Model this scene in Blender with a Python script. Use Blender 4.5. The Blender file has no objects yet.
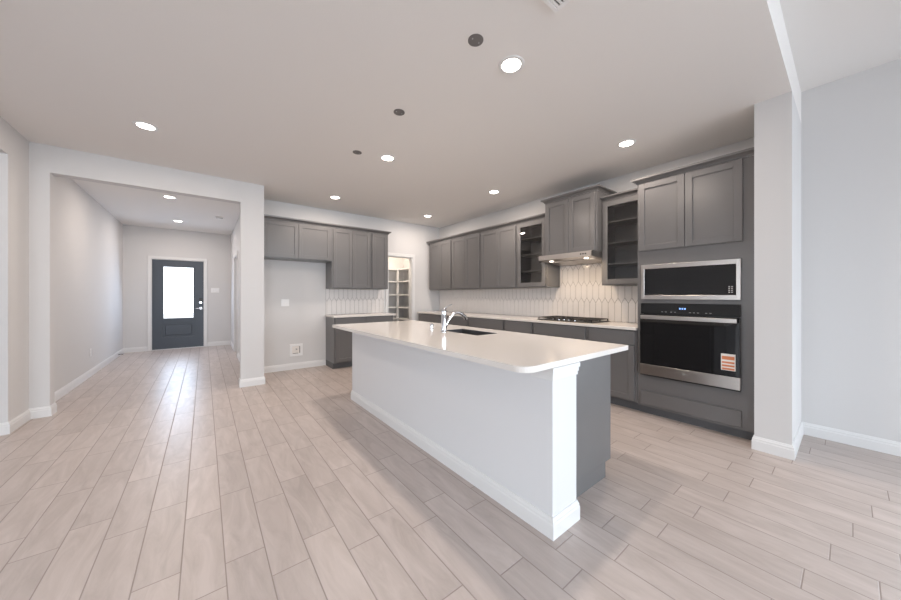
import bpy, bmesh, math, random
from mathutils import Vector, Matrix
random.seed(4)
scene = bpy.context.scene
COL = scene.collection
PI = math.pi

# ------------------------------------------------------------------ camera
EYE = 1.22
CXP, HYP, VP1, VP2 = 450.5, 296.0, 204.0, 850.0
FPX = math.sqrt((CXP - VP1) * (VP2 - CXP))
PSI = math.atan((CXP - VP1) / FPX)
cam_data = bpy.data.cameras.new('camera')
cam_data.sensor_fit = 'HORIZONTAL'
cam_data.sensor_width = 36.0
cam_data.lens = 36.0 * FPX / 901.0
cam_data.shift_y = -(300.0 - HYP) / 901.0
cam_data.clip_start = 0.02
cam = bpy.data.objects.new('camera', cam_data)
COL.objects.link(cam)
cam.location = (0, 0, EYE)
cam.rotation_euler = (PI / 2, 0, -PSI)
scene.camera = cam

# ------------------------------------------------------------------ light
world = bpy.data.worlds.new('world')
scene.world = world
world.use_nodes = True
bg = world.node_tree.nodes['Background']
bg.inputs['Color'].default_value = (0.86, 0.93, 1.0, 1)
bg.inputs['Strength'].default_value = 2.6
scene.view_settings.view_transform = 'Standard'
scene.view_settings.look = 'None'
scene.view_settings.exposure = 0.30
scene.cycles.max_bounces = 14
scene.cycles.diffuse_bounces = 9
scene.view_settings.gamma = 1.0
scene.view_settings.use_curve_mapping = False

def area_light(name, loc, rot, sx, sy, power, color, shape='RECTANGLE', spread=PI):
    l = bpy.data.lights.new(name, 'AREA')
    l.shape = shape; l.size = sx
    if shape == 'RECTANGLE': l.size_y = sy
    l.energy = power; l.color = color; l.spread = spread
    o = bpy.data.objects.new(name, l); COL.objects.link(o)
    o.location = loc; o.rotation_euler = rot
    return o

DAY = (0.81, 0.905, 1.0)
WARM = (1.0, 0.86, 0.75)
REARY = -5.2
XR_ROOM = 4.17
# daylight entering through windows added out of view: three in the rear wall, two in the left
for wx in (-2.4, 0.3, 3.0):
    area_light('window_daylight', (wx, REARY + 0.03, 1.55), (PI / 2 - .5, 0, 0), 1.7, 2.0, 64, DAY, spread=2.2)
for wy in (-3.0, .9):
    area_light('window_daylight', (-4.97, wy, 1.5), (PI / 2 - .78, 0, -PI / 2), 1.6, 1.8, 48, DAY, spread=1.8)
area_light('added_patio_light', (XR_ROOM - .03, -1.45, 1.25), (PI / 2 - .5, 0, PI / 2), 1.9, 2.3, 18, (0.72, 0.86, 1.0), spread=2.3)  # added light at an unseen patio door, brightens the island end panel
area_light('door_daylight', (-0.457, 9.56, 1.3), (PI / 2 - .3, 0, PI), 0.54, 1.18, 14, (0.58, 0.75, 1.0))
LAMP_W = 11.4
PANTRY_W = 17.0
HOOD_W = 2.1

# ------------------------------------------------------------------ materials
def new_mat(name):
    m = bpy.data.materials.new(name); m.use_nodes = True
    return m, m.node_tree, m.node_tree.nodes['Principled BSDF']

def mat(name, col, rough=0.5, metal=0.0, bump=0.0, bscale=200.0, var=0.0, spec=0.5, coat=0.0):
    m, nt, b = new_mat(name)
    b.inputs['Roughness'].default_value = rough
    b.inputs['Metallic'].default_value = metal
    b.inputs['Specular IOR Level'].default_value = spec
    b.inputs['Coat Weight'].default_value = coat
    N, L = nt.nodes, nt.links
    tc = N.new('ShaderNodeTexCoord')
    nz = N.new('ShaderNodeTexNoise'); nz.inputs['Scale'].default_value = bscale
    nz.inputs['Detail'].default_value = 3
    L.new(tc.outputs['Object'], nz.inputs['Vector'])
    mx = N.new('ShaderNodeMix'); mx.data_type = 'RGBA'
    mx.inputs[6].default_value = (*[c * (1 - var) for c in col], 1)
    mx.inputs[7].default_value = (*[min(1, c * (1 + var)) for c in col], 1)
    L.new(nz.outputs['Fac'], mx.inputs[0]); L.new(mx.outputs[2], b.inputs['Base Color'])
    if bump:
        bp = N.new('ShaderNodeBump'); bp.inputs['Strength'].default_value = bump
        bp.inputs['Distance'].default_value = 0.002
        L.new(nz.outputs['Fac'], bp.inputs['Height']); L.new(bp.outputs['Normal'], b.inputs['Normal'])
    return m

def brushed(name, col, rough=0.3, axis=0):
    m, nt, b = new_mat(name)
    N, L = nt.nodes, nt.links
    b.inputs['Metallic'].default_value = 1.0
    b.inputs['Base Color'].default_value = (*col, 1)
    tc = N.new('ShaderNodeTexCoord'); mp = N.new('ShaderNodeMapping')
    s = [400, 400, 400]; s[axis] = 4
    mp.inputs['Scale'].default_value = s
    nz = N.new('ShaderNodeTexNoise'); nz.inputs['Scale'].default_value = 1.0
    L.new(tc.outputs['Object'], mp.inputs['Vector']); L.new(mp.outputs['Vector'], nz.inputs['Vector'])
    mr = N.new('ShaderNodeMapRange')
    mr.inputs['To Min'].default_value = rough - 0.06; mr.inputs['To Max'].default_value = rough + 0.06
    L.new(nz.outputs['Fac'], mr.inputs['Value']); L.new(mr.outputs['Result'], b.inputs['Roughness'])
    return m

def emis(name, col, strength):
    m, nt, b = new_mat(name)
    b.inputs['Base Color'].default_value = (*[c * .5 for c in col], 1)
    b.inputs['Emission Color'].default_value = (*col, 1)
    b.inputs['Emission Strength'].default_value = strength
    return m

def floor_mat():
    m, nt, b = new_mat('wood look floor tile')
    N, L = nt.nodes, nt.links
    def M(op, a, c=None, d=None):
        n = N.new('ShaderNodeMath'); n.operation = op
        for i, v in enumerate((a, c, d)):
            if v is None: continue
            if isinstance(v, (int, float)): n.inputs[i].default_value = v
            else: L.new(v, n.inputs[i])
        return n.outputs[0]
    g = N.new('ShaderNodeNewGeometry'); sp = N.new('ShaderNodeSeparateXYZ')
    L.new(g.outputs['Position'], sp.inputs[0])
    W_, L_ = 0.1567, 0.6115
    sx = M('DIVIDE', M('ADD', sp.outputs[0], 0.394), W_)
    k = M('FLOOR', sx); fx = M('SUBTRACT', sx, k)
    off = M('ADD', M('ADD', 0.467, M('MULTIPLY', k, -0.034)), M('MULTIPLY', M('FLOORED_MODULO', k, 2.0), 0.17))
    ty = M('DIVIDE', M('SUBTRACT', sp.outputs[1], off), L_)
    row = M('FLOOR', ty); fy = M('SUBTRACT', ty, row)
    dx = M('MULTIPLY', M('MINIMUM', fx, M('SUBTRACT', 1.0, fx)), W_)
    dy = M('MULTIPLY', M('MINIMUM', fy, M('SUBTRACT', 1.0, fy)), L_)
    d = M('MINIMUM', dx, dy)
    gm = N.new('ShaderNodeMapRange'); gm.interpolation_type = 'SMOOTHSTEP'
    gm.inputs['From Min'].default_value = 0.0012; gm.inputs['From Max'].default_value = 0.0034
    L.new(d, gm.inputs['Value'])
    cmb = N.new('ShaderNodeCombineXYZ'); L.new(k, cmb.inputs[0]); L.new(row, cmb.inputs[1])
    wn = N.new('ShaderNodeTexWhiteNoise'); wn.noise_dimensions = '3D'; L.new(cmb.outputs[0], wn.inputs['Vector'])
    # grain runs along the plank, shifted per plank
    gv = N.new('ShaderNodeCombineXYZ')
    L.new(M('MULTIPLY', sp.outputs[0], 13.0), gv.inputs[0]); L.new(M('MULTIPLY', sp.outputs[1], 2.6), gv.inputs[1])
    L.new(M('MULTIPLY', wn.outputs['Value'], 37.0), gv.inputs[2])
    n1 = N.new('ShaderNodeTexNoise'); n1.inputs['Scale'].default_value = 1.0; n1.inputs['Detail'].default_value = 5
    n1.inputs['Roughness'].default_value = 0.62; n1.inputs['Distortion'].default_value = 1.0
    L.new(gv.outputs[0], n1.inputs['Vector'])
    gr = N.new('ShaderNodeValToRGB')
    gr.color_ramp.elements[0].position = 0.30; gr.color_ramp.elements[0].color = (*FLOOR_A, 1)
    gr.color_ramp.elements[1].position = 0.68; gr.color_ramp.elements[1].color = (*FLOOR_B, 1)
    L.new(n1.outputs['Fac'], gr.inputs['Fac'])
    hs = N.new('ShaderNodeHueSaturation')
    L.new(gr.outputs['Color'], hs.inputs['Color'])
    L.new(M('ADD', 0.94, M('MULTIPLY', wn.outputs['Value'], 0.11)), hs.inputs['Value'])
    mx = N.new('ShaderNodeMix'); mx.data_type = 'RGBA'
    mx.inputs[6].default_value = (*GROUT, 1)
    L.new(hs.outputs['Color'], mx.inputs[7]); L.new(gm.outputs['Result'], mx.inputs[0])
    L.new(mx.outputs[2], b.inputs['Base Color'])
    rr = N.new('ShaderNodeMapRange'); rr.inputs['To Min'].default_value = 0.75; rr.inputs['To Max'].default_value = 0.36
    L.new(gm.outputs['Result'], rr.inputs['Value']); L.new(rr.outputs['Result'], b.inputs['Roughness'])
    bp = N.new('ShaderNodeBump'); bp.inputs['Strength'].default_value = 0.5; bp.inputs['Distance'].default_value = 0.002
    L.new(gm.outputs['Result'], bp.inputs['Height']); L.new(bp.outputs['Normal'], b.inputs['Normal'])
    return m

def glass_mat(name, tint=(1, 1, 1), refl=0.12, rough=0.0):
    m = bpy.data.materials.new(name); m.use_nodes = True
    nt = m.node_tree; N, L = nt.nodes, nt.links
    N.clear()
    out = N.new('ShaderNodeOutputMaterial'); tr = N.new('ShaderNodeBsdfTransparent')
    gl = N.new('ShaderNodeBsdfGlossy'); gl.inputs['Roughness'].default_value = rough
    tr.inputs['Color'].default_value = (*tint, 1)
    fr = N.new('ShaderNodeFresnel'); fr.inputs['IOR'].default_value = 1.45
    mx = N.new('ShaderNodeMixShader')
    L.new(fr.outputs[0], mx.inputs[0]); L.new(tr.outputs[0], mx.inputs[1]); L.new(gl.outputs[0], mx.inputs[2])
    L.new(mx.outputs[0], out.inputs['Surface'])
    return m

FLOOR_A = (0.40, 0.342, 0.312)
FLOOR_B = (0.515, 0.447, 0.417)
GROUT = (0.30, 0.25, 0.225)
M_FLOOR = floor_mat()
M_WALL = mat('painted wall', (0.635, 0.63, 0.63), 0.85, bump=0.15, bscale=140)
M_CEIL = mat('painted ceiling', (0.78, 0.765, 0.75), 0.9, bump=0.2, bscale=120)
M_TRIM = mat('white trim paint', (0.72, 0.72, 0.72), 0.38)
M_CAB = mat('grey cabinet paint', (0.142, 0.139, 0.140), 0.28, var=0.03, bscale=8)
M_CABIN = mat('grey cabinet interior', (0.115, 0.105, 0.10), 0.5)
M_TOE = mat('dark toe kick', (0.11, 0.112, 0.118), 0.6)
M_ISLW = mat('island white paint', (0.68, 0.685, 0.70), 0.6)
M_QUARTZ = mat('cream white quartz', (0.72, 0.685, 0.65), 0.14, var=0.01, bscale=30)
M_TILE = mat('glossy white picket tile', (0.74, 0.715, 0.70), 0.16, var=0.03, bscale=12)
M_TGROUT = mat('grey tile grout', (0.13, 0.12, 0.118), 0.9)
M_STEEL = brushed('brushed stainless steel', (0.52, 0.485, 0.46), 0.30, 1)
M_STEELX = mat('dark sink composite', (0.055, 0.055, 0.06), 0.4)
M_CHROME = mat('polished chrome', (0.80, 0.80, 0.82), 0.06, metal=1.0)
M_BGLASS = mat('black appliance glass', (0.010, 0.010, 0.011), 0.04, spec=0.6)
M_BLACK = mat('black enamel', (0.02, 0.02, 0.02), 0.35)
M_IRON = mat('cast iron', (0.035, 0.032, 0.03), 0.55, bump=0.2)
M_DOOR = mat('slate blue door paint', (0.055, 0.068, 0.088), 0.4)
M_GLASS = glass_mat('clear glass')
M_GLASSD = glass_mat('cabinet glass', (0.95, 0.94, 0.93))
M_PLASTIC = mat('white plastic', (0.80, 0.80, 0.80), 0.35)
M_GREY = mat('grey cover plastic', (0.16, 0.152, 0.15), 0.6, var=0.1, bscale=60)
M_LENS = emis('lit lamp lens', (1.0, 0.93, 0.84), 14.0)
M_HOODLENS = emis('hood lamp lens', (1.0, .9, .75), 5.0)
M_BLUE = emis('blue lit display digits', (0.25, 0.45, 1.0), 1.4)
M_MARK = mat('pale printed marks', (0.42, 0.42, 0.42), 0.5)
M_ORANGE = mat('orange printed ink', (0.62, 0.21, 0.09), 0.5)
M_PAPER = mat('white paper', (0.78, 0.74, 0.70), 0.6)
M_LAWN = mat('pale outdoor concrete', (0.55, 0.54, 0.52), 0.9, var=0.1, bscale=3)
M_BRICKT = mat('tan stucco', (0.42, 0.40, 0.39), 0.9)
M_HOLE = mat('dark recess', (0.03, 0.03, 0.03), 0.8)

# ------------------------------------------------------------------ mesh helpers
class MB:
    def __init__(s): s.bm = bmesh.new()
    def box(s, x0, y0, z0, x1, y1, z1, bev=0.0, seg=1):
        t = bmesh.new()
        bmesh.ops.create_cube(t, size=1.0)
        for v in t.verts:
            v.co = Vector((x0 + (v.co.x + .5) * (x1 - x0), y0 + (v.co.y + .5) * (y1 - y0), z0 + (v.co.z + .5) * (z1 - z0)))
        if bev:
            bmesh.ops.bevel(t, geom=list(t.edges), offset=bev, segments=seg, affect='EDGES', profile=0.6)
        s._merge(t); return s
    def _merge(s, t):
        me = bpy.data.meshes.new('t'); t.to_mesh(me); t.free(); s.bm.from_mesh(me); bpy.data.meshes.remove(me)
    def cyl(s, p, r, h, axis='z', seg=32, r2=None, bev=0.0):
        t = bmesh.new()
        bmesh.ops.create_cone(t, cap_ends=True, segments=seg, radius1=r, radius2=r if r2 is None else r2, depth=h)
        if bev:
            ed = [e for e in t.edges if len({round(v.co.z, 5) for v in e.verts}) == 1]
            bmesh.ops.bevel(t, geom=ed, offset=bev, segments=2, affect='EDGES')
        R = {'z': Matrix.Identity(4), 'x': Matrix.Rotation(PI / 2, 4, 'Y'), 'y': Matrix.Rotation(-PI / 2, 4, 'X')}[axis]
        bmesh.ops.transform(t, matrix=Matrix.Translation(Vector(p)) @ R, verts=t.verts)
        s._merge(t); return s
    def lathe(s, prof, c=(0, 0, 0), seg=36):
        bm = s.bm; rings = []
        for r, z in prof:
            rings.append([bm.verts.new((c[0] + max(r, 1e-4) * math.cos(2 * PI * i / seg), c[1] + max(r, 1e-4) * math.sin(2 * PI * i / seg), c[2] + z)) for i in range(seg)])
        for a, b in zip(rings, rings[1:]):
            for i in range(seg):
                bm.faces.new((a[i], a[(i + 1) % seg], b[(i + 1) % seg], b[i]))
        return s
    def tube(s, pts, rad, seg=14):
        bm = s.bm; pts = [Vector(p) for p in pts]
        if isinstance(rad, (int, float)): rad = [rad] * len(pts)
        rings = []; up = Vector((0, 0, 1)); prev = None
        for i, p in enumerate(pts):
            d = (pts[min(i + 1, len(pts) - 1)] - pts[max(i - 1, 0)]).normalized()
            if prev is None:
                a = d.cross(up) if abs(d.dot(up)) < .95 else d.cross(Vector((0, 1, 0)))
            else:
                a = prev - d * prev.dot(d)
            a.normalize(); prev = a; b = d.cross(a)
            rings.append([bm.verts.new(p + (a * math.cos(2 * PI * k / seg) + b * math.sin(2 * PI * k / seg)) * rad[i]) for k in range(seg)])
        for a, b in zip(rings, rings[1:]):
            for k in range(seg):
                bm.faces.new((a[k], a[(k + 1) % seg], b[(k + 1) % seg], b[k]))
        bm.faces.new(rings[0][::-1]); bm.faces.new(rings[-1])
        return s
    def prism(s, poly, z0, z1):
        bm = s.bm
        a = [bm.verts.new((x, y, z0)) for x, y in poly]; b = [bm.verts.new((x, y, z1)) for x, y in poly]
        bm.faces.new(a[::-1]); bm.faces.new(b)
        n = len(poly)
        for i in range(n): bm.faces.new((a[i], a[(i + 1) % n], b[(i + 1) % n], b[i]))
        return s
    def sweep(s, path, prof, closed=False):
        """profile of (outward offset to the right of travel, z) swept along a plan path with mitred corners"""
        bm = s.bm; P = [Vector(p) for p in path]; n = len(P); rings = []
        for i in range(n):
            ds = []
            if i > 0 or closed: ds.append((P[i] - P[i - 1]).normalized())
            if i < n - 1 or closed: ds.append((P[(i + 1) % n] - P[i]).normalized())
            ns = [Vector((d.y, -d.x)) for d in ds]
            m = sum(ns, Vector((0, 0))).normalized()
            m = m / m.dot(ns[0])
            rings.append([bm.verts.new((P[i].x + m.x * o, P[i].y + m.y * o, z)) for o, z in prof])
        k = len(prof)
        pairs = list(zip(rings, rings[1:])) + ([(rings[-1], rings[0])] if closed else [])
        for a, b in pairs:
            for j in range(k):
                bm.faces.new((a[j], a[(j + 1) % k], b[(j + 1) % k], b[j]))
        if not closed:
            bm.faces.new(rings[0][::-1]); bm.faces.new(rings[-1])
        return s
    def build(s, name, m, parent=None, smooth=False, mw=None):
        bmesh.ops.recalc_face_normals(s.bm, faces=s.bm.faces)
        if mw is not None: bmesh.ops.transform(s.bm, matrix=mw, verts=s.bm.verts)
        me = bpy.data.meshes.new(name); s.bm.to_mesh(me); s.bm.free()
        o = bpy.data.objects.new(name, me); COL.objects.link(o)
        me.materials.append(m)
        if smooth:
            for p in me.polygons: p.use_smooth = True
            md = o.modifiers.new('edge split', 'EDGE_SPLIT'); md.split_angle = math.radians(35)
        if parent: o.parent = parent
        return o

def thing(name, label, cat, loc=(0, 0, 0), rz=0, group=None):
    o = bpy.data.objects.new(name, None); COL.objects.link(o)
    o.empty_display_size = 0.1
    o.location = loc; o.rotation_euler = (0, 0, rz)
    o['label'] = label; o['category'] = cat
    if group: o['group'] = group
    return o
def tag(o, label, cat, group=None):
    o['label'] = label; o['category'] = cat
    if group: o['group'] = group
    return o
def struct(mb, name, m, **k):
    o = mb.build(name, m, **k); o['kind'] = 'structure'; return o
def dup(root, loc, label, rz=None):
    def cp(o, par):
        c = o.copy(); COL.objects.link(c); c.parent = par
        for ch in [x for x in bpy.data.objects if x.parent == o]: cp(ch, c)
        return c
    r = cp(root, None); r.location = loc; r['label'] = label
    if rz is not None: r.rotation_euler = (0, 0, rz)
    return r

# ------------------------------------------------------------------ the setting
H = 2.75          # kitchen and hall ceiling
HH = 3.03         # higher ceiling of the room at the right
XR = 4.17         # right wall
YB = 5.72         # kitchen back wall
YH = 5.02         # wall with the hall opening
XL = -5.0
XHL = -1.363      # plane of the hall's left wall
struct(MB().box(XL - .15, REARY - .15, -.12, XR + .15, 9.75, 0), 'floor', M_FLOOR)
# dropped ceiling: its front face is the pale beam edge at the right of the photo
struct(MB().box(XL - .15, .267, H, XR + .15, 9.75, HH + .2), 'ceiling', M_CEIL)
struct(MB().box(XL - .15, REARY - .15, HH, XR + .15, .267, HH + .2), 'ceiling_high', M_CEIL)
struct(MB().box(XR, -.45, 0, XR + .12, YB + .12, HH).box(XR, REARY, 0, XR + .12, -2.45, HH).box(XR, -2.45, 2.45, XR + .12, -.45, HH), 'wall_right', M_WALL)
f = MB().box(XR + .03, -2.45, 0, XR + .09, -2.39, 2.45).box(XR + .03, -.51, 0, XR + .09, -.45, 2.45).box(XR + .03, -1.48, 0, XR + .09, -1.42, 2.45)
f.box(XR + .03, -2.39, 0, XR + .09, -1.48, .07).box(XR + .03, -1.42, 0, XR + .09, -.51, .07).box(XR + .03, -2.39, 2.38, XR + .09, -1.48, 2.45).box(XR + .03, -1.42, 2.38, XR + .09, -.51, 2.45)
w = struct(f, 'window_6', M_TRIM)  # unseen patio door, added for daylight and reflections on the island end
MB().box(XR + .055, -2.39, .07, XR + .06, -1.48, 2.38).build('window_pane', M_GLASS, w)
MB().box(XR + .055, -1.42, .07, XR + .06, -.51, 2.38).build('window_pane', M_GLASS, w)
# rear wall with three windows
b = MB(); xs = [XL, -3.25, -1.55, -.55, 1.15, 2.15, 3.85, XR]
for i in range(0, 7, 2): b.box(xs[i], REARY - .12, 0, xs[i + 1], REARY, HH)
for i in range(1, 7, 2):
    b.box(xs[i], REARY - .12, 0, xs[i + 1], REARY, .55); b.box(xs[i], REARY - .12, 2.55, xs[i + 1], REARY, HH)
struct(b, 'wall_rear', M_WALL)
for n, i in enumerate((1, 3, 5)):
    f = MB()
    f.box(xs[i], REARY - .09, .55, xs[i + 1], REARY - .03, .61).box(xs[i], REARY - .09, 2.49, xs[i + 1], REARY - .03, 2.55)
    f.box(xs[i], REARY - .09, .61, xs[i] + .05, REARY - .03, 2.49).box(xs[i + 1] - .05, REARY - .09, .61, xs[i + 1], REARY - .03, 2.49)
    f.box(xs[i] + .05, REARY - .085, 1.53, xs[i + 1] - .05, REARY - .035, 1.57)
    w = struct(f, 'window_%d' % (n + 1), M_TRIM)
    MB().box(xs[i] + .05, REARY - .065, .61, xs[i + 1] - .05, REARY - .06, 2.49).build('window_pane', M_GLASS, w)
# left wall with two windows
b = MB(); ys = [REARY, -3.8, -2.2, .1, 1.7, 4.6]
for i in range(0, 5, 2): b.box(XL - .12, ys[i], 0, XL, ys[i + 1], HH)
for i in (1, 3):
    b.box(XL - .12, ys[i], 0, XL, ys[i + 1], .6); b.box(XL - .12, ys[i], 2.4, XL, ys[i + 1], HH)
struct(b, 'wall_left', M_WALL)
for n, i in enumerate((1, 3)):
    f = MB()
    f.box(XL - .09, ys[i], .6, XL - .03, ys[i + 1], .66).box(XL - .09, ys[i], 2.34, XL - .03, ys[i + 1], 2.4)
    f.box(XL - .09, ys[i], .66, XL - .03, ys[i] + .05, 2.34).box(XL - .09, ys[i + 1] - .05, .66, XL - .03, ys[i + 1], 2.34)
    w = struct(f, 'window_%d' % (n + 4), M_TRIM)
    MB().box(XL - .065, ys[i] + .05, .66, XL - .06, ys[i + 1] - .05, 2.34).build('window_pane', M_GLASS, w)
# header of the wide opening at the far left of the photo, carried by a post out of view
struct(MB().box(XHL - .12, .45, 2.475, XHL, 4.60, H).box(XHL - .12, .267, 0, XHL, .45, H), 'wall_left_header', M_WALL)
# wall left of the hall, its return, and the wall with the hall opening
struct(MB().box(XL, 4.60, 0, XHL, 4.72, H).box(XHL - .12, 4.72, 0, XHL, 9.75, H), 'wall_hall_left', M_WALL)
OX0, OX1, OZ = -1.232, .385, 2.475
struct(MB().box(XHL, YH, 0, OX0, YH + .13, H).box(OX0, YH, OZ, OX1, YH + .13, H)
       .box(OX1, YH, 0, .655, YH + .13, H).box(.53, YH + .13, 0, .655, YB, H), 'wall_hall_opening', M_WALL)
# hall right wall with a cased doorway, kept short of the opening
struct(MB().box(.53, YB, 0, .65, 7.55, H).box(.53, 8.35, 0, .65, 9.75, H).box(.53, 7.55, 2.05, .65, 8.35, H), 'wall_hall_right', M_WALL)
# far wall with the front door
DX0, DX1, DZ = -.925, .005, 2.055
struct(MB().box(XHL, 9.60, 0, DX0, 9.75, H).box(DX1, 9.60, 0, .53, 9.75, H).box(DX0, 9.60, DZ, DX1, 9.75, H), 'wall_front', M_WALL)
# kitchen back wall with the pantry doorway
PX0, PX1, PZ = 2.90, 3.462, 2.03
struct(MB().box(.65, YB, 0, PX0, YB + .12, H).box(PX1, YB, 0, XR, YB + .12, H).box(PX0, YB, PZ, PX1, YB + .12, H), 'wall_back', M_WALL)
struct(MB().box(2.35, YB + .12, 0, 2.47, 6.95, H).box(2.47, 6.92, 0, 4.05, 7.04, H).box(3.93, YB + .12, 0, 4.05, 6.92, H), 'wall_pantry', M_WALL)
# pillar that ends the cabinet run
struct(MB().box(3.452, .267, 0, XR, .472, H), 'wall_pillar', M_WALL)

BASE = [(0, 0), (.014, 0), (.014, .070), (.011, .078), (.011, .088), (.007, .096), (.005, .105), (0, .105)]
def baseboard(name, path): struct(MB().sweep(path, BASE), name, M_TRIM)
# the profile lies to the right of the direction of travel
baseboard('baseboard_right', [(XR, .267), (XR, -.45)])
baseboard('baseboard_pillar', [(3.58, .472), (3.452, .472), (3.452, .267), (XR - .014, .267)])
baseboard('baseboard_hall_left', [(XL, 4.60), (XHL, 4.60), (XHL, YH), (OX0, YH), (OX0, YH + .13), (XHL, YH + .13), (XHL, 9.60), (DX0 - .062, 9.60)])
baseboard('baseboard_front', [(DX1 + .062, 9.60), (.53, 9.60), (.53, 8.42)])
baseboard('baseboard_hall_right', [(.53, 7.48), (.53, YH + .13), (OX1, YH + .13), (OX1, YH), (.655, YH), (.655, YB), (1.688, YB)])
baseboard('baseboard_rear', [(XR, -2.45), (XR, REARY), (XL, REARY), (XL, 4.586)])
baseboard('baseboard_back', [(PX1 + .085, YB), (3.57, YB)])

def casing(name, pts_in, w, axis, plane, t=.016):
    """flat door casing: legs and head around an opening; axis 'y' lies on a Y plane facing -Y, 'x' on an X plane facing -X"""
    a0, a1, z = pts_in; b = MB()
    def bx(u0, z0, u1, z1):
        if axis == 'y': b.box(u0, plane - t, z0, u1, plane, z1, .003)
        else: b.box(plane - t, u0, z0, plane, u1, z1, .003)
    bx(a0 - w, 0, a0, z + w); bx(a1, 0, a1 + w, z + w); bx(a0, z, a1, z + w)
    return struct(b, name, M_TRIM)
casing('trim_1', (DX0, DX1, DZ), .058, 'y', 9.60)
casing('trim_2', (PX0, PX1, PZ), .062, 'y', YB)
casing('trim_3', (7.55, 8.35, 2.05), .065, 'x', .53)
# pantry door jamb lining
struct(MB().box(PX0, YB, 0, PX0 + .012, YB + .12, PZ).box(PX1 - .012, YB, 0, PX1, YB + .12, PZ).box(PX0 + .012, YB, PZ - .012, PX1 - .012, YB + .12, PZ), 'trim_4', M_TRIM)

# doors -----------------------------------------------------------------
def panel_slab(b, x0, x1, y, t, z0, z1, rails, st, rec=.018):
    """door slab in the XZ plane with recessed rectangles given by rails [(za, zb)]; open=True leaves the field out"""
    b.box(x0, y, z0, x0 + st, y + t, z1).box(x1 - st, y, z0, x1, y + t, z1)
    zz = z0
    for za, zb, op in rails:
        b.box(x0 + st, y, zz, x1 - st, y + t, za)
        if not op:
            b.box(x0 + st, y + rec, za, x1 - st, y + t - rec, zb)
            b.box(x0 + st + .05, y + .002, za + .05, x1 - st - .05, y + rec + .001, zb - .05, .012)
        zz = zb
    b.box(x0 + st, y, zz, x1 - st, y + t, z1)
b = MB()
panel_slab(b, DX0 + .012, DX1 - .012, 9.63, .045, .015, 2.04, [(.27, .61, False), (.685, 1.91, True)], .165)
door = struct(b, 'door_1', M_DOOR)
gx0, gx1 = DX0 + .177, DX1 - .177
fr = MB()
fr.box(gx0, 9.622, .685, gx0 + .025, 9.64, 1.91, .003).box(gx1 - .025, 9.622, .685, gx1, 9.64, 1.91, .003)
fr.box(gx0 + .025, 9.622, .685, gx1 - .025, 9.64, .71, .003).box(gx0 + .025, 9.622, 1.885, gx1 - .025, 9.64, 1.91, .003)
fr.build('glass_moulding', M_DOOR, door)
MB().box(gx0 + .02, 9.648, .70, gx1 - .02, 9.653, 1.895).build('door_glass', M_GLASS, door)
kp = MB().box(-.092, 9.612, 1.07, -.032, 9.63, 1.165, .006, 2).build('keypad_lock', M_BLACK, door)
MB().box(-.084, 9.606, 1.045, -.040, 9.63, 1.085, .004).build('lock_plate', M_CHROME, kp)
kn = MB().cyl((-.062, 9.620, .925), .032, .02, 'y').cyl((-.062, 9.605, .925), .012, .04, 'y').build('door_handle', M_CHROME, door, True)
MB().box(-.155, 9.578, .914, -.052, 9.592, .936, .005, 2).build('lever', M_CHROME, kn)
struct(MB().box(DX0, 9.60, 0, DX0 + .012, 9.75, DZ).box(DX1 - .012, 9.60, 0, DX1, 9.75, DZ).box(DX0 + .012, 9.60, DZ - .012, DX1 - .012, 9.75, DZ).box(DX0 + .012, 9.6, 0, DX1 - .012, 9.75, .014), 'trim_5', M_TRIM)
b = MB()
t_ = MB(); panel_slab(t_, 7.56, 8.34, 0, .04, .01, 2.04, [(.25, .95, False), (1.1, 1.92, False)], .11)
# swing the slab from the XZ plane to the YZ plane of the hall's right wall
d2 = struct(t_, 'door_2', M_TRIM, mw=Matrix(((0, 1, 0, .575), (1, 0, 0, 0), (0, 0, 1, 0), (0, 0, 0, 1))))
MB().cyl((.555, 7.63, .93), .024, .045, 'x').build('door_knob', M_CHROME, d2, True)

# outdoors behind the front door glass
struct(MB().box(-14, 9.75, -.10, 14, 30, -.02), 'ground_outside', M_LAWN)
b = MB().box(-4.2, 24, -.02, -2.6, 27, 1.35, .02)
tag(b.build('utility_cabinet', M_BRICKT), 'grey box far outside, lower left in the front door glass', 'box')

# ------------------------------------------------------------------ pantry shelves
pt = thing('pantry_shelving', 'white corner pantry shelving seen through the narrow doorway', 'shelf', (3.61, 6.6, 0))
for z in (.42, .70, .967, 1.26, 1.57, 1.86):
    MB().prism([(-1.12, 0), (0, 0), (0, -.74), (.31, -.74), (.31, .31), (-1.12, .31)], z - .028, z).build('shelf', M_TRIM, pt)
MB().box(-.02, -.0, 0, .02, .04, 1.832).build('corner_post', M_TRIM, pt)

# ------------------------------------------------------------------ cabinets
def shaker(b, x0, z0, x1, z1, y=0, t=.02, fw=.058, glass=False, rec=.009):
    """shaker front facing -y, outer face at y - t"""
    bv = .0022
    b.box(x0, y - t, z0, x0 + fw, y, z1, bv).box(x1 - fw, y - t, z0, x1, y, z1, bv)
    b.box(x0 + fw - .001, y - t + .0003, z0, x1 - fw + .001, y, z0 + fw, bv).box(x0 + fw - .001, y - t + .0003, z1 - fw, x1 - fw + .001, y, z1, bv)
    if not glass:
        b.box(x0 + fw - .002, y - t + rec, z0 + fw - .002, x1 - fw + .002, y - .002, z1 - fw + .002)
    return b

CROWN = [(0, 0), (.008, 0), (.012, .012), (.022, .022), (.036, .030), (.046, .034), (.048, .052), (0, .052)]
def crown(b, path, z, s=1.0): return b.sweep(path, [(o * s, z + q * s) for o, q in CROWN])

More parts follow.
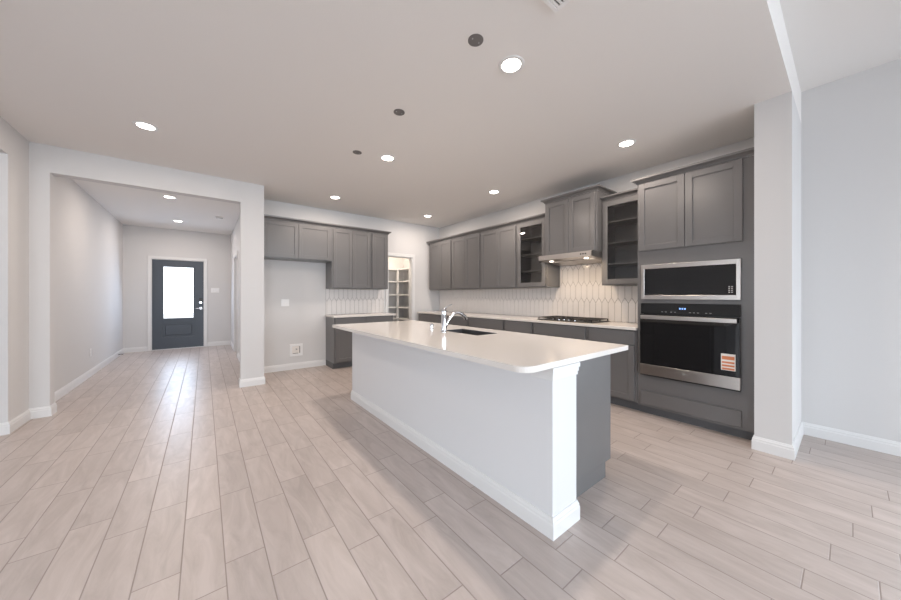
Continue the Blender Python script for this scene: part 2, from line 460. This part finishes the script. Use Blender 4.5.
def upper_cab(name, label, loc, rz, w, d, z0, z1, doors, glass=False, shelves=3, lside=0, rside=0):
    """wall cabinet; origin at its left front corner on the floor plane, fronts face local -y"""
    t = thing(name, label, 'cabinet', (loc[0], loc[1], 0), rz, None)
    if glass:
        b = MB(); th = .018
        b.box(0, 0, z0, th, d, z1).box(w - th, 0, z0, w, d, z1).box(th, d - .008, z0, w - th, d, z1)
        b.box(th, 0, z0, w - th, d - .008, z0 + th).box(th, 0, z1 - th, w - th, d - .008, z1)
        b.build('carcass', M_CAB, t)
        hh = z1 - z0
        for k in range(1, shelves + 1):
            zz = z0 + hh * k / (shelves + 1)
            MB().box(th, .03, zz - .009, w - th, d - .008, zz + .009).build('shelf', M_CAB, t)
    else:
        MB().box(0, 0, z0, w, d, z1, .001).build('carcass', M_CAB, t)
    g = .003; el, er = .019, .019
    W = (w - el - er - g * (doors - 1)) / doors
    for i in range(doors):
        a = el + i * (W + g)
        o = shaker(MB(), a, z0 + .012, a + W, z1 - .018, glass=glass).build('door', M_CAB, t)
        if glass:
            MB().box(a + .05, -.012, z0 + .06, a + W - .05, -.008, z1 - .068).build('glass_pane', M_GLASSD, o)
    return t

def base_cab(name, label, loc, rz, w, d, ztop, drawer=True, doors=2, drawers=1):
    t = thing(name, label, 'cabinet', (loc[0], loc[1], 0), rz)
    MB().box(0, 0, .10, w, d, ztop, .001).build('carcass', M_CAB, t)
    MB().box(0, .07, 0, w, d, .10).build('toe_kick', M_TOE, t)
    el = .022; g = .004
    dz = ztop - .012; dh = .145
    W1 = (w - 2 * el - g * (drawers - 1)) / drawers
    for i in range(drawers):
        a = el + i * (W1 + g)
        MB().box(a, -.02, dz - dh, a + W1, 0, dz, .003).build('drawer', M_CAB, t)
    W = (w - 2 * el - g * (doors - 1)) / doors
    for i in range(doors):
        a = el + i * (W + g)
        shaker(MB(), a, .115, a + W, dz - dh - .012).build('door', M_CAB, t)
    return t

ZC = .890          # top of every countertop
ZU = 1.35          # bottom of the wall cabinets
# --- back wall: fridge bridge cabinet, tall pair, single door cabinet
UF = 5.385
upper_cab('wall_cabinet', 'grey two-door bridge cabinet above the empty fridge recess', (.66, UF), 0, 1.03, YB - UF, 1.80, 2.375, 2)
upper_cab('wall_cabinet', 'grey two-door wall cabinet between fridge bridge and the slim end cabinet', (1.69, UF), 0, .70, YB - UF, ZU, 2.375, 2)
upper_cab('wall_cabinet', 'slim grey single-door wall cabinet beside the pantry doorway', (2.39, UF), 0, .34, YB - UF, ZU, 2.375, 1)
tag(crown(MB(), [(.66, UF), (2.73, UF), (2.73, YB - .002)], 2.376).build('crown_moulding', M_CAB), 'grey crown moulding along the cabinets left of the pantry doorway', 'moulding')
# --- right wall: three two-door units, a glass unit, hood cabinet, second glass unit
RF = 3.85; RD = XR - RF; R90 = -PI / 2
names = ['grey two-door wall cabinet at the far kitchen corner', 'middle grey two-door wall cabinet of the right run', 'grey two-door wall cabinet left of a glass-front one']
ys_ = [5.64, 4.855, 4.035, 3.212]
for i in range(3):
    upper_cab('wall_cabinet', names[i], (RF, ys_[i] - .001), R90, ys_[i] - ys_[i + 1] - .002, RD - .001, ZU, 2.345, 2)
upper_cab('glass_cabinet', 'glass-front grey wall cabinet left of the range hood', (RF, 3.211), R90, .540, RD - .001, ZU, 2.345, 1, True)
tag(crown(MB(), [(XR - .002, 5.64), (RF, 5.64), (RF, 2.671)], 2.346).build('crown_moulding', M_CAB), 'grey crown moulding along cabinets left of the range hood', 'moulding')
HF = 3.735
hc = upper_cab('hood_cabinet', 'raised grey two-door cabinet above the range hood', (HF, 2.622), R90, .733, XR - HF - .001, 1.765, 2.50, 2)
crown(MB(), [(0, XR - HF - .002), (0, 0), (.733, 0), (.733, XR - HF - .002)], 2.501, .95).build('crown', M_CAB, hc)
g2 = upper_cab('glass_cabinet', 'glass-front grey wall cabinet between range hood and ovens', (RF, 1.886), R90, .506, RD - .001, ZU, 2.375, 1, True)
crown(MB(), [(.002, 0), (.504, 0)], 2.376).build('crown', M_CAB, g2)

# --- base run on the right wall
BF = 3.575; BD = XR - BF
yb = [5.64, 4.842, 4.039, 3.222, 2.697, 1.922, 1.380]
bl = ['grey base cabinet at the far corner of the right run', 'second grey base cabinet from the far corner', 'grey base cabinet behind the island faucet',
      'narrow grey base cabinet left of the cooktop', 'grey base cabinet under the gas cooktop', 'grey base cabinet between cooktop and ovens']
for i in range(6):
    w = yb[i] - yb[i + 1]
    base_cab('base_cabinet', bl[i], (BF, yb[i] - .001), R90, w - .002, BD - .001, ZC - .031, True, 1 if w < .6 else 2)
# --- base on the back wall
BY = 5.27
base_cab('base_cabinet', 'grey base cabinet with two drawers beside the fridge recess', (1.69, BY), 0, 1.085, YB - BY - .001, ZC - .031, True, 3, 2)

# --- perimeter countertops (continuous slabs)
tag(MB().box(3.545, 1.379, ZC - .03, XR - .001, 5.655, ZC, .003, 2).build('countertop', M_QUARTZ), 'long white quartz countertop under the gas cooktop', 'countertop')
tag(MB().box(1.675, 5.235, ZC - .03, 2.83, YB - .001, ZC, .003, 2).build('countertop', M_QUARTZ), 'short white quartz countertop beside the fridge recess', 'countertop')

# --- picket backsplash: real elongated hexagons on a grout bed
def clip(poly, ax, lim, keep_less):
    out = []
    for i in range(len(poly)):
        a, c = poly[i - 1], poly[i]
        ia = (a[ax] <= lim) == keep_less; ic = (c[ax] <= lim) == keep_less
        if ia != ic:
            t = (lim - a[ax]) / (c[ax] - a[ax]); out.append(tuple(a[j] + t * (c[j] - a[j]) for j in (0, 1)))
        if ic: out.append(c)
    return out
def picket(bt, rect, u0=0.0, wt=.083, pitch=.230, amp=.068, zb=1.128, gap=.0032):
    a0, a1, z0, z1 = rect
    for row in range(-1, 4):
        lo = zb + (row) * pitch
        if row == -1: lo = zb - .6           # the lowest course runs straight down to the counter
        hi = zb + (row + 1) * pitch
        for i in range(int((a0 - u0) / wt) - 2, int((a1 - u0) / wt) + 3):
            c = u0 + (i + .5 * (row % 2)) * wt; hw = wt / 2 - gap / 2
            poly = [(c, lo + gap * .9), (c + hw, lo + amp + gap * .3), (c + hw, hi - gap * .3), (c, hi + amp - gap * .9), (c - hw, hi - gap * .3), (c - hw, lo + amp + gap * .3)]
            for ax, lim, kl in ((0, a0, False), (0, a1, True), (1, z0, False), (1, z1, True)):
                if len(poly) >= 3: poly = clip(poly, ax, lim, kl)
            if len(poly) < 3: continue
            ar = abs(sum(poly[k - 1][0] * poly[k][1] - poly[k][0] * poly[k - 1][1] for k in range(len(poly)))) / 2
            if ar < 2e-5: continue
            cx = sum(p[0] for p in poly) / len(poly); cz = sum(p[1] for p in poly) / len(poly)
            bm = bt.bm
            A = [bm.verts.new((x, 0, z)) for x, z in poly]
            B = [bm.verts.new((x, -.005, z)) for x, z in poly]
            C = []
            for x, z in poly:
                d = math.hypot(cx - x, cz - z) or 1
                C.append(bm.verts.new((x + (cx - x) / d * .0018, -.0065, z + (cz - z) / d * .0018)))
            n = len(poly)
            for k in range(n):
                bm.faces.new((A[k - 1], A[k], B[k], B[k - 1])); bm.faces.new((B[k - 1], B[k], C[k], C[k - 1]))
            bm.faces.new(C)
t = thing('backsplash', 'white picket tile backsplash behind the gas cooktop', 'backsplash', (XR - .001, 5.70, 0), R90)
# local x runs from the far corner toward the ovens; local -y faces the room
MB().box(.0, -.0035, ZC + .001, 4.312, -.0005, ZU - .002).box(3.045, -.0035, ZU - .002, 3.785, -.0005, 1.66).build('grout_bed', M_TGROUT, t)
bt = MB()
picket(bt, (.002, 4.310, ZC + .002, ZU - .003), u0=.008)
picket(bt, (3.046, 3.784, ZU - .003, 1.659), u0=.008)
bt.build('picket_tiles', M_TILE, t)
t = thing('backsplash', 'small picket tile backsplash under the cabinets beside the pantry', 'backsplash', (1.69, YB - .001, 0))
MB().box(0, -.0035, ZC + .001, 1.12, -.0005, ZU - .002).build('grout_bed', M_TGROUT, t)
bt = MB(); picket(bt, (.002, 1.118, ZC + .002, ZU - .003), u0=.02)
bt.build('picket_tiles', M_TILE, t)

# --- range hood
t = thing('range_hood', 'slim stainless range hood over the gas cooktop', 'range hood', (3.60, 2.63, 0), R90)
w, d = .742, XR - 3.60 - .002
b = MB(); bm = b.bm
prof = [(0, 1.700), (0, 1.762), (d, 1.762), (d, 1.66), (.06, 1.692)]   # (depth, z)
L_ = [bm.verts.new((0, y, z)) for y, z in prof]; R_ = [bm.verts.new((w, y, z)) for y, z in prof]
bm.faces.new(L_); bm.faces.new(R_[::-1])
for i in range(5): bm.faces.new((L_[i - 1], L_[i], R_[i], R_[i - 1]))
b.build('hood_body', M_STEEL, t)
def under(y): return 1.692 - (y - .06) * (1.692 - 1.66) / (d - .06)
for k in range(2):
    a = .05 + k * .335
    b = MB(); bm = b.bm
    v = [bm.verts.new((x, y, under(y) - dz)) for dz in (.001, .007) for x, y in ((a, .17), (a + .32, .17), (a + .32, .50), (a, .50))]
    bm.faces.new(v[:4]); bm.faces.new(v[4:][::-1])
    for i in range(4): bm.faces.new((v[i], v[(i + 1) % 4], v[4 + (i + 1) % 4], v[4 + i]))
    b.build('grease_filter', M_STEEL, t)
for x in (.13, .62):
    MB().cyl((x, .11, under(.11) - .002), .026, .008).build('hood_lamp', M_HOODLENS, t)
    lo = area_light('hood_light', (3.60 + .11, 2.63 - x, under(.11) - .012), (0, 0, 0), 0.045, 0, HOOD_W, (1.0, .76, .52), 'DISK')
for k in range(3):
    MB().box(.60 + k * .03, -.004, 1.722, .618 + k * .03, 0, 1.738, .001).build('button', M_BLACK, t)

# --- gas cooktop
t = thing('gas_cooktop', 'black gas cooktop set in the long countertop', 'cooktop', (3.66, 2.70, ZC + .001), R90)
t.scale = (1.035, 1, 1)
MB().box(0, 0, 0, .765, .44, .012, .004, 2).build('cooktop_pan', M_BLACK, t)
for bx_, by_, r in ((.13, .13, .035), (.13, .33, .045), (.3825, .27, .055), (.635, .13, .045), (.635, .33, .035)):
    o = MB().cyl((bx_, by_, .017), r, .010, bev=.002).cyl((bx_, by_, .026), r * .7, .008, bev=.002).build('burner', M_IRON, t, True)
for g_ in range(3):
    a = .012 + g_ * .2495; e = a + .243; b = MB(); z = .030; s = .011
    b.box(a, .012, z, e, .012 + s, z + .010).box(a, .42, z, e, .42 + s, z + .010).box(a, .012, z, a + s, .428, z + .010).box(e - s, .012, z, e, .428, z + .010)
    m_ = (a + e) / 2
    b.box(m_ - s / 2, .02, z, m_ + s / 2, .42, z + .010)
    for q in (.13, .22, .33): b.box(a + s, q - s / 2, z + .0003, e - s, q + s / 2, z + .0103)
    for lx in (a, e - s):
        for ly in (.012, .216, .42): b.box(lx, ly, .012, lx + s, ly + s, z)
    b.build('grate', M_IRON, t)
for k in range(5):
    MB().cyl((.23 + k * .072, .045, .024), .017, .024, r2=.014, bev=.002).build('knob', M_CHROME, t, True)

# --- tall oven cabinet
OF = 3.58
t = thing('oven_cabinet', 'tall grey cabinet holding the microwave and wall oven', 'cabinet', (OF, 1.377, 0), R90)
w = 1.377 - .474; d = XR - OF - .001
z_mw0, z_mw1, z_ov0, z_ov1 = 1.186, 1.537, .410, 1.148
a0, a1 = .042, .806                                     # appliance bay
b = MB()
b.box(0, .02, .085, .02, d, 2.385).box(w - .02, .02, .085, w, d, 2.385).box(.02, d - .01, .085, w - .02, d, 2.385)
b.box(.02, .02, .085, w - .02, d - .01, z_ov0 - .03).box(.02, .02, z_mw1 + .03, w - .02, d - .01, 2.385)
b.box(.02, .02, z_ov1 + .008, w - .02, d - .01, z_mw0 - .008)
# face frame
b.box(0, 0, .085, a0 + .01, .02, 2.385).box(a1 - .01, 0, .085, w, .02, 2.385)
b.box(a0 + .01, 0, .085, a1 - .01, .02, z_ov0 + .01).box(a0 + .01, 0, z_ov1 - .01, a1 - .01, .02, z_mw0 + .01)
b.box(a0 + .01, 0, z_mw1 - .01, a1 - .01, .02, 2.385)
b.build('carcass', M_CAB, t)
MB().box(0, .055, 0, w, d, .085).build('toe_kick', M_TOE, t)
MB().box(.032, -.018, .110, .812, 0, .248, .004).build('drawer', M_CAB, t)
mid = (a0 - .025 + a1 + .012) / 2
shaker(MB(), .014, 1.685, .412, 2.377).build('door', M_CAB, t)
shaker(MB(), .416, 1.685, .818, 2.377).build('door', M_CAB, t)
crown(MB(), [(0, .215), (0, 0), (w - .002, 0)], 2.386).build('crown', M_CAB, t)

# microwave
t = thing('microwave', 'built-in microwave with stainless frame above the wall oven', 'microwave', (OF, 1.377, 0), R90)
fw = .028
b = MB().box(a0 - .002, -.022, z_mw0, a0 + fw, -.001, z_mw1, .002).box(a1 - fw, -.022, z_mw0, a1 + .002, -.001, z_mw1, .002)
b.box(a0 + fw - .001, -.0217, z_mw0, a1 - fw + .001, -.001, z_mw0 + .042, .002).box(a0 + fw - .001, -.0217, z_mw1 - .042, a1 - fw + .001, -.001, z_mw1, .002)
b.build('frame', M_STEEL, t)
MB().box(a0 + fw, -.017, z_mw0 + .042, a1 - fw, -.003, z_mw1 - .042).build('door_glass', M_BGLASS, t)
MB().box(a0 + .014, .002, z_mw0 + .012, a1 - .014, .38, z_mw1 - .012).build('body', M_BLACK, t)
b = MB()
for r_ in range(4):
    for c_ in range(2): b.box(a1 - .078 + c_ * .018, -.0175, z_mw0 + .062 + r_ * .016, a1 - .067 + c_ * .018, -.017, z_mw0 + .071 + r_ * .016)
b.build('keypad', M_MARK, t)

# wall oven
t = thing('wall_oven', 'built-in black glass wall oven with stainless bar handle', 'oven', (OF, 1.377, 0), R90)
MB().box(a0 + .014, .002, z_ov0 + .012, a1 - .014, .5, z_ov1 - .012).build('body', M_BLACK, t)
cp = MB().box(a0 - .004, -.022, 1.040, a1 + .002, -.001, z_ov1, .002).build('control_panel', M_BGLASS, t)
b = MB()
for k, (dx, wd) in enumerate(((0, .012), (.020, .012), (.040, .012))): b.box(.372 + dx, -.0226, 1.092, .372 + dx + wd, -.022, 1.106)
b.build('clock_display', M_BLUE, cp)
for x in (.225, .255, .30, .33, .45, .48, .51, .57, .60): MB().box(x, -.0226, 1.062, x + .014, -.022, 1.066).build('touch_key', M_MARK, cp)
dr = MB().box(a0 - .004, -.040, .528, a1 + .002, -.001, 1.034, .002).build('oven_door', M_BGLASS, t)
b = MB().box(a0 + .016, -.088, .990, a1 - .012, -.070, 1.028, .004, 2)
for x in (a0 + .04, a1 - .06): b.box(x, -.072, 1.004, x + .022, -.040, 1.024)
b.build('handle', M_STEEL, dr)
MB().box(a0 - .004, -.042, .424, a1 + .002, -.001, .527, .002).build('bottom_trim', M_STEEL, t)
MB().box(a0 - .004, -.03, .410, a1 + .002, -.001, .422).build('vent_strip', M_BLACK, t)
s_ = MB().box(.683, -.0412, .580, .778, -.0402, .722).build('sticker', M_PAPER, t)
b = MB()
for z in (.585, .612, .640, .672): b.box(.689, -.0416, z, .772, -.0412, z + (.016 if z < .66 else .030))
b.build('printed_stripes', M_ORANGE, s_)
# maker's oval mark, too small in the photo to be read
mk = MB(); mk.cyl((.415, -.0424, .487), .018, .0008, 'y', 24)
for v in mk.bm.verts: v.co.z = .487 + (v.co.z - .487) * .32
mk.build('maker_mark', M_MARK, t)

# ------------------------------------------------------------------ island
IX0, IX1, IY0, IY1 = 1.380, 2.205, .925, 3.640
ZT = ZC - .031
t = thing('kitchen_island', 'long white kitchen island with a square corner post and grey end panel', 'island', (IX0, IY0, 0))
MB().box(0, .13, 0, .24, IY1 - IY0, ZT).build('knee_wall', M_ISLW, t)
MB().box(0, 0, 0, .222, .13, ZT).build('corner_post', M_ISLW, t)
b = MB()
for o, z0, z1 in ((.006, .792, .812), (.010, .812, .834), (.015, .834, ZT)):
    b.box(-o, -o, z0, .222 + o, .13, z1, .003, 2)
b.build('post_cap', M_TRIM, t)
# end panel and cabinets on the kitchen side
W = IX1 - IX0
MB().box(.222, .095, .10, W, .115, ZT, .001).box(.222, .095, .0, W - .075, .115, .10).build('end_panel', M_CAB, t)
MB().box(.24, .115, .10, W, .9, ZT).box(.24, 1.62, .10, W, IY1 - IY0, ZT).box(.24, .9, .10, W, 1.62, .62).box(W - .02, .9, .62, W, 1.62, ZT).box(.24, .9, .62, .26, 1.62, ZT).build('carcass', M_CAB, t)
MB().box(.24, .115, 0, W - .075, IY1 - IY0, .10).build('toe_kick', M_TOE, t)
yy = .13
Mx = Matrix.Translation((W, 0, 0)) @ Matrix.Rotation(PI / 2, 4, 'Z')
for wd, n in ((.61, 'door'), (.38, 'door'), (.38, 'door'), (.6, 'door'), (.6, 'door')):
    shaker(MB(), yy, .115, yy + wd - .004, ZT - .17).build('door', M_CAB, t, mw=Mx)
    MB().box(yy, -.02, ZT - .158, yy + wd - .004, 0, ZT - .012, .003).build('drawer', M_CAB, t, mw=Mx)
    yy += wd
MB().sweep([(.30, IY1 - IY0), (0, IY1 - IY0), (0, 0), (.222, 0), (.222, .094)], BASE).build('base_moulding', M_TRIM, t)

# countertop slab with rounded corners and a rectangular sink cut-out
SX0, SX1, SY0, SY1 = 1.158, 2.243, .917, 3.68
KX0, KX1, KY0, KY1 = 1.80, 2.05, 1.93, 2.42
def rrect(x0, y0, x1, y1, rs, n=8):
    pts = []
    for (cx, cy, a, r) in ((x1 - rs[1], y0 + rs[1], -PI / 2, rs[1]), (x1 - rs[2], y1 - rs[2], 0, rs[2]), (x0 + rs[3], y1 - rs[3], PI / 2, rs[3]), (x0 + rs[0], y0 + rs[0], PI, rs[0])):
        for k in range(n + 1):
            q = a + PI / 2 * k / n; pts.append((cx + r * math.cos(q), cy + r * math.sin(q)))
    return pts
def slab_with_hole(outer, inner, z0, z1, bev=.003):
    bm = bmesh.new()
    def loop(pts, z): return [bm.verts.new((x, y, z)) for x, y in pts]
    for z in (z0, z1):
        es = []
        for pts in (outer, inner):
            vs = loop(pts, z); es += [bm.edges.new((vs[i - 1], vs[i])) for i in range(len(vs))]
        bmesh.ops.triangle_fill(bm, use_beauty=True, use_dissolve=True, edges=es)
    bm.verts.ensure_lookup_table()
    no, ni = len(outer), len(inner); v = bm.verts; n = no + ni
    for o, c in ((0, no), (no, ni)):
        for i in range(c):
            j = (i + 1) % c
            bm.faces.new((v[o + i], v[o + j], v[n + o + j], v[n + o + i]))
    return bm
b = MB(); b.bm.free()
b.bm = slab_with_hole(rrect(SX0, SY0, SX1, SY1, (.07, .012, .012, .012)), rrect(KX0 - .006, KY0 - .006, KX1 + .006, KY1 + .006, (.004,) * 4, 2), ZC - .030, ZC)
tag(b.build('island_countertop', M_QUARTZ), 'cream white quartz slab on the island with a rounded near corner', 'countertop')
# undermount sink
t = thing('kitchen_sink', 'dark rectangular kitchen sink sunk in the island countertop', 'sink', ((KX0 + KX1) / 2, (KY0 + KY1) / 2, ZC - .24))
sw, sl = (KX1 - KX0) / 2, (KY1 - KY0) / 2
b = MB()
b.box(-sw - .004, -sl - .004, 0, sw + .004, sl + .004, .004)
b.box(-sw - .004, -sl - .004, .004, -sw, sl + .004, .2385).box(sw, -sl - .004, .004, sw + .004, sl + .004, .2385)
b.box(-sw, -sl - .004, .004, sw, -sl, .2385).box(-sw, sl, .004, sw, sl + .004, .2385)
b.build('basin', M_STEELX, t)
MB().cyl((0, 0, .006), .042, .004).build('drain', M_CHROME, t, True)
# faucet
t = thing('kitchen_faucet', 'chrome single-lever faucet behind the island sink', 'faucet', (1.722, 2.29, ZC))
MB().lathe([(0, 0), (.031, 0), (.031, .004), (.027, .010), (.0255, .03), (.0245, .12), (.026, .165), (.025, .19), (.020, .21), (.010, .22), (0, .221)]).build('faucet_body', M_CHROME, t, True)
dv = Vector((1, -.12, 0)).normalized()
pts = []
B4 = ((.012, .035), (.06, .15), (.13, .228), (.235, .128))
for k in range(19):
    q = k / 18; w4 = ((1 - q) ** 3, 3 * q * (1 - q) ** 2, 3 * q * q * (1 - q), q ** 3)
    r = sum(w_ * p_[0] for w_, p_ in zip(w4, B4)); z = sum(w_ * p_[1] for w_, p_ in zip(w4, B4))
    pts.append((dv.x * r, dv.y * r, z))
MB().tube(pts, [.013 + .003 * k / 18 for k in range(19)]).build('spout', M_CHROME, t, True)
e = pts[-1]
MB().tube([(e[0] - .008, e[1], e[2] + .010), (e[0] + .006, e[1], e[2] - .012), (e[0] + .010, e[1], e[2] - .022)], [.0165, .018, .016]).build('spray_head', M_CHROME, t, True)
MB().tube([(-.004, 0, .205), (.012, -.001, .222), (.04, -.005, .236), (.075, -.009, .250), (.085, -.010, .253)], [.014, .011, .007, .0075, .005]).build('lever', M_CHROME, t, True)
# air gap / soap cap
t = thing('air_gap_cap', 'short chrome air gap cap on the island left of the faucet', 'air gap cap', (1.778, 2.565, ZC))
MB().lathe([(0, 0), (.023, 0), (.023, .005), (.018, .008), (.0175, .05), (.015, .056), (0, .058)]).build('cap', M_CHROME, t, True)

# ------------------------------------------------------------------ ceiling fixtures
CLG = 'recessed ceiling downlights'
dl = None
spots = [((1.60, 1.385), 'largest lit downlight, over the near end of the island'),
         ((1.60, 3.165), 'lit downlight over the far half of the island'),
         ((1.60, 4.93), 'lit downlight near the fridge recess cabinets'),
         ((-.412, 3.914), 'lit downlight before the hall opening, leftmost of the main room'),
         ((3.33, 1.385), 'lit downlight in front of the ovens'),
         ((3.35, 3.23), 'lit downlight in front of the wall cabinets, middle of the right row'),
         ((3.36, 4.985), 'lit downlight at the far end of the right row, near the pantry'),
         ((-.418, 6.496), 'nearer lit downlight inside the entry hall'),
         ((-.416, 8.468), 'farther lit downlight inside the entry hall, toward the front door')]
for (x, y), lab in spots:
    if dl is None:
        dl = thing('downlight', lab, 'ceiling light', (x, y, H), 0, CLG)
        MB().lathe([(.060, -.002), (.064, -.006), (.082, -.005), (.086, -.001), (.086, 0), (.060, 0), (.060, -.002)]).build('trim_ring', M_TRIM, dl, True)
        MB().cyl((0, 0, -.002), .0605, .003, seg=40).build('lens', M_LENS, dl)
    else:
        dup(dl, (x, y, H), lab)
    area_light('downlight_beam', (x, y, H - .008), (0, 0, 0), .11, 0, LAMP_W, WARM, 'DISK')
area_light('pantry_beam', (3.1, 6.2, H - .03), (0, 0, 0), .3, 0, PANTRY_W, (1.0, .84, .68), 'DISK')
pc = None
for (x, y), lab in (((1.277, 1.382), 'largest dark round pendant cover on the ceiling'), ((1.277, 2.317), 'middle one of the three dark round ceiling covers'),
                    ((1.283, 3.24), 'smallest dark round ceiling cover, farthest of three')):
    if pc is None:
        pc = thing('junction_box_cover', lab, 'ceiling cover', (x, y, H), 0, 'round pendant covers over the island')
        MB().cyl((0, 0, -.002), .046, .0036, seg=40).build('cover_plate', M_GREY, pc)
        MB().cyl((.025, 0, -.005), .004, .003, seg=12).build('screw', M_MARK, pc); MB().cyl((-.025, 0, -.005), .004, .003, seg=12).build('screw', M_MARK, pc)
    else: dup(pc, (x, y, H), lab)
t = thing('smoke_detector', 'white round smoke detector on the hall ceiling', 'smoke detector', (.236, 7.543, H))
MB().lathe([(0, -.036), (.045, -.036), (.058, -.026), (.064, -.008), (.066, 0), (0, 0)]).build('housing', M_PLASTIC, t, True)
MB().lathe([(.050, -.0345), (.056, -.0300), (.058, -.0275), (.052, -.033)]).build('vent_ring', M_MARK, t)
t = thing('ceiling_vent', 'white ceiling air vent at the top edge of the photo', 'vent', (1.325, .868, H))
fx, fy = .16, .11
MB().box(-fx, -fy, -.012, fx, -fy + .022, 0, .002).box(-fx, fy - .022, -.012, fx, fy, 0, .002).box(-fx, -fy + .022, -.012, -fx + .022, fy - .022, 0, .002).box(fx - .022, -fy + .022, -.012, fx, fy - .022, 0, .002).build('frame', M_PLASTIC, t)
MB().box(-fx + .022, -fy + .022, -.003, fx - .022, fy - .022, -.001).build('backing', M_GREY, t)
b = MB()
for k in range(8):
    y = -fy + .033 + k * .0215
    b.box(-fx + .022, y, -.011, fx - .022, y + .012, -.004)
b.build('louvres', M_PLASTIC, t)

# ------------------------------------------------------------------ wall plates
def plate(name, label, cat, loc, w, h, gangs, kind, rz=0):
    t = thing(name, label, cat, loc, rz)
    MB().box(-w / 2, -.007, -h / 2, w / 2, -.001, h / 2, .002).build('cover_plate', M_PLASTIC, t)
    for g in range(gangs):
        x = (g - (gangs - 1) / 2) * .046
        if kind == 'switch': MB().box(x - .016, -.012, -.033, x + .016, -.007, .033, .002).build('rocker', M_PLASTIC, t)
        else:
            for s in (-1, 1): MB().box(x - .014, -.010, s * .022 - .014, x + .014, -.007, s * .022 + .014, .004).build('socket', M_PLASTIC, t)
    return t
plate('light_switch', 'white three-gang switch plate right of the front door', 'switch', (.215, 9.60, 1.36), .165, .115, 3, 'switch')
plate('power_outlet', 'white outlet plate at chest height in the fridge recess', 'outlet', (1.045, YB, 1.11), .12, .115, 2, 'outlet')
plate('power_outlet', 'low white outlet on the long left hall wall', 'outlet', (XHL, 7.15, .36), .07, .115, 1, 'outlet', PI / 2)
# water supply box, low in the recess
t = thing('water_supply_box', 'white ice maker water box low in the fridge recess', 'water box', (1.21, YB, .318))
MB().box(-.10, -.008, -.10, .10, -.001, -.062, .002).box(-.10, -.008, .062, .10, -.001, .10, .002).box(-.10, -.008, -.062, -.062, -.001, .062, .002).box(.062, -.008, -.062, .10, -.001, .062, .002).build('frame', M_PLASTIC, t)
MB().box(-.062, -.003, -.062, .062, -.001, .062).build('recess_back', M_PAPER, t)
MB().cyl((0, -.022, .02), .010, .04, 'y').box(-.022, -.042, .016, .022, -.036, .024).build('valve', M_CHROME, t)
MB().box(.05, -.0075, -.05, .060, -.003, .06).box(-.05, -.0075, -.058, .03, -.003, -.050).build('dark_strips', M_GREY, t)  # thin dark grey strips along the right and bottom of the recess
# spring door stop low on the hall wall
t = thing('door_stop', 'small dark spring door stop near the hall corner', 'door stop', (XHL + .014, 9.05, .05))
MB().tube([(0, 0, 0), (.03, 0, .0), (.075, 0, -.002)], [.008, .006, .006], 10).build('spring', M_IRON, t, True)
MB().cyl((.080, 0, -.002), .009, .014, 'x', 14).build('tip', M_PLASTIC, t, True)
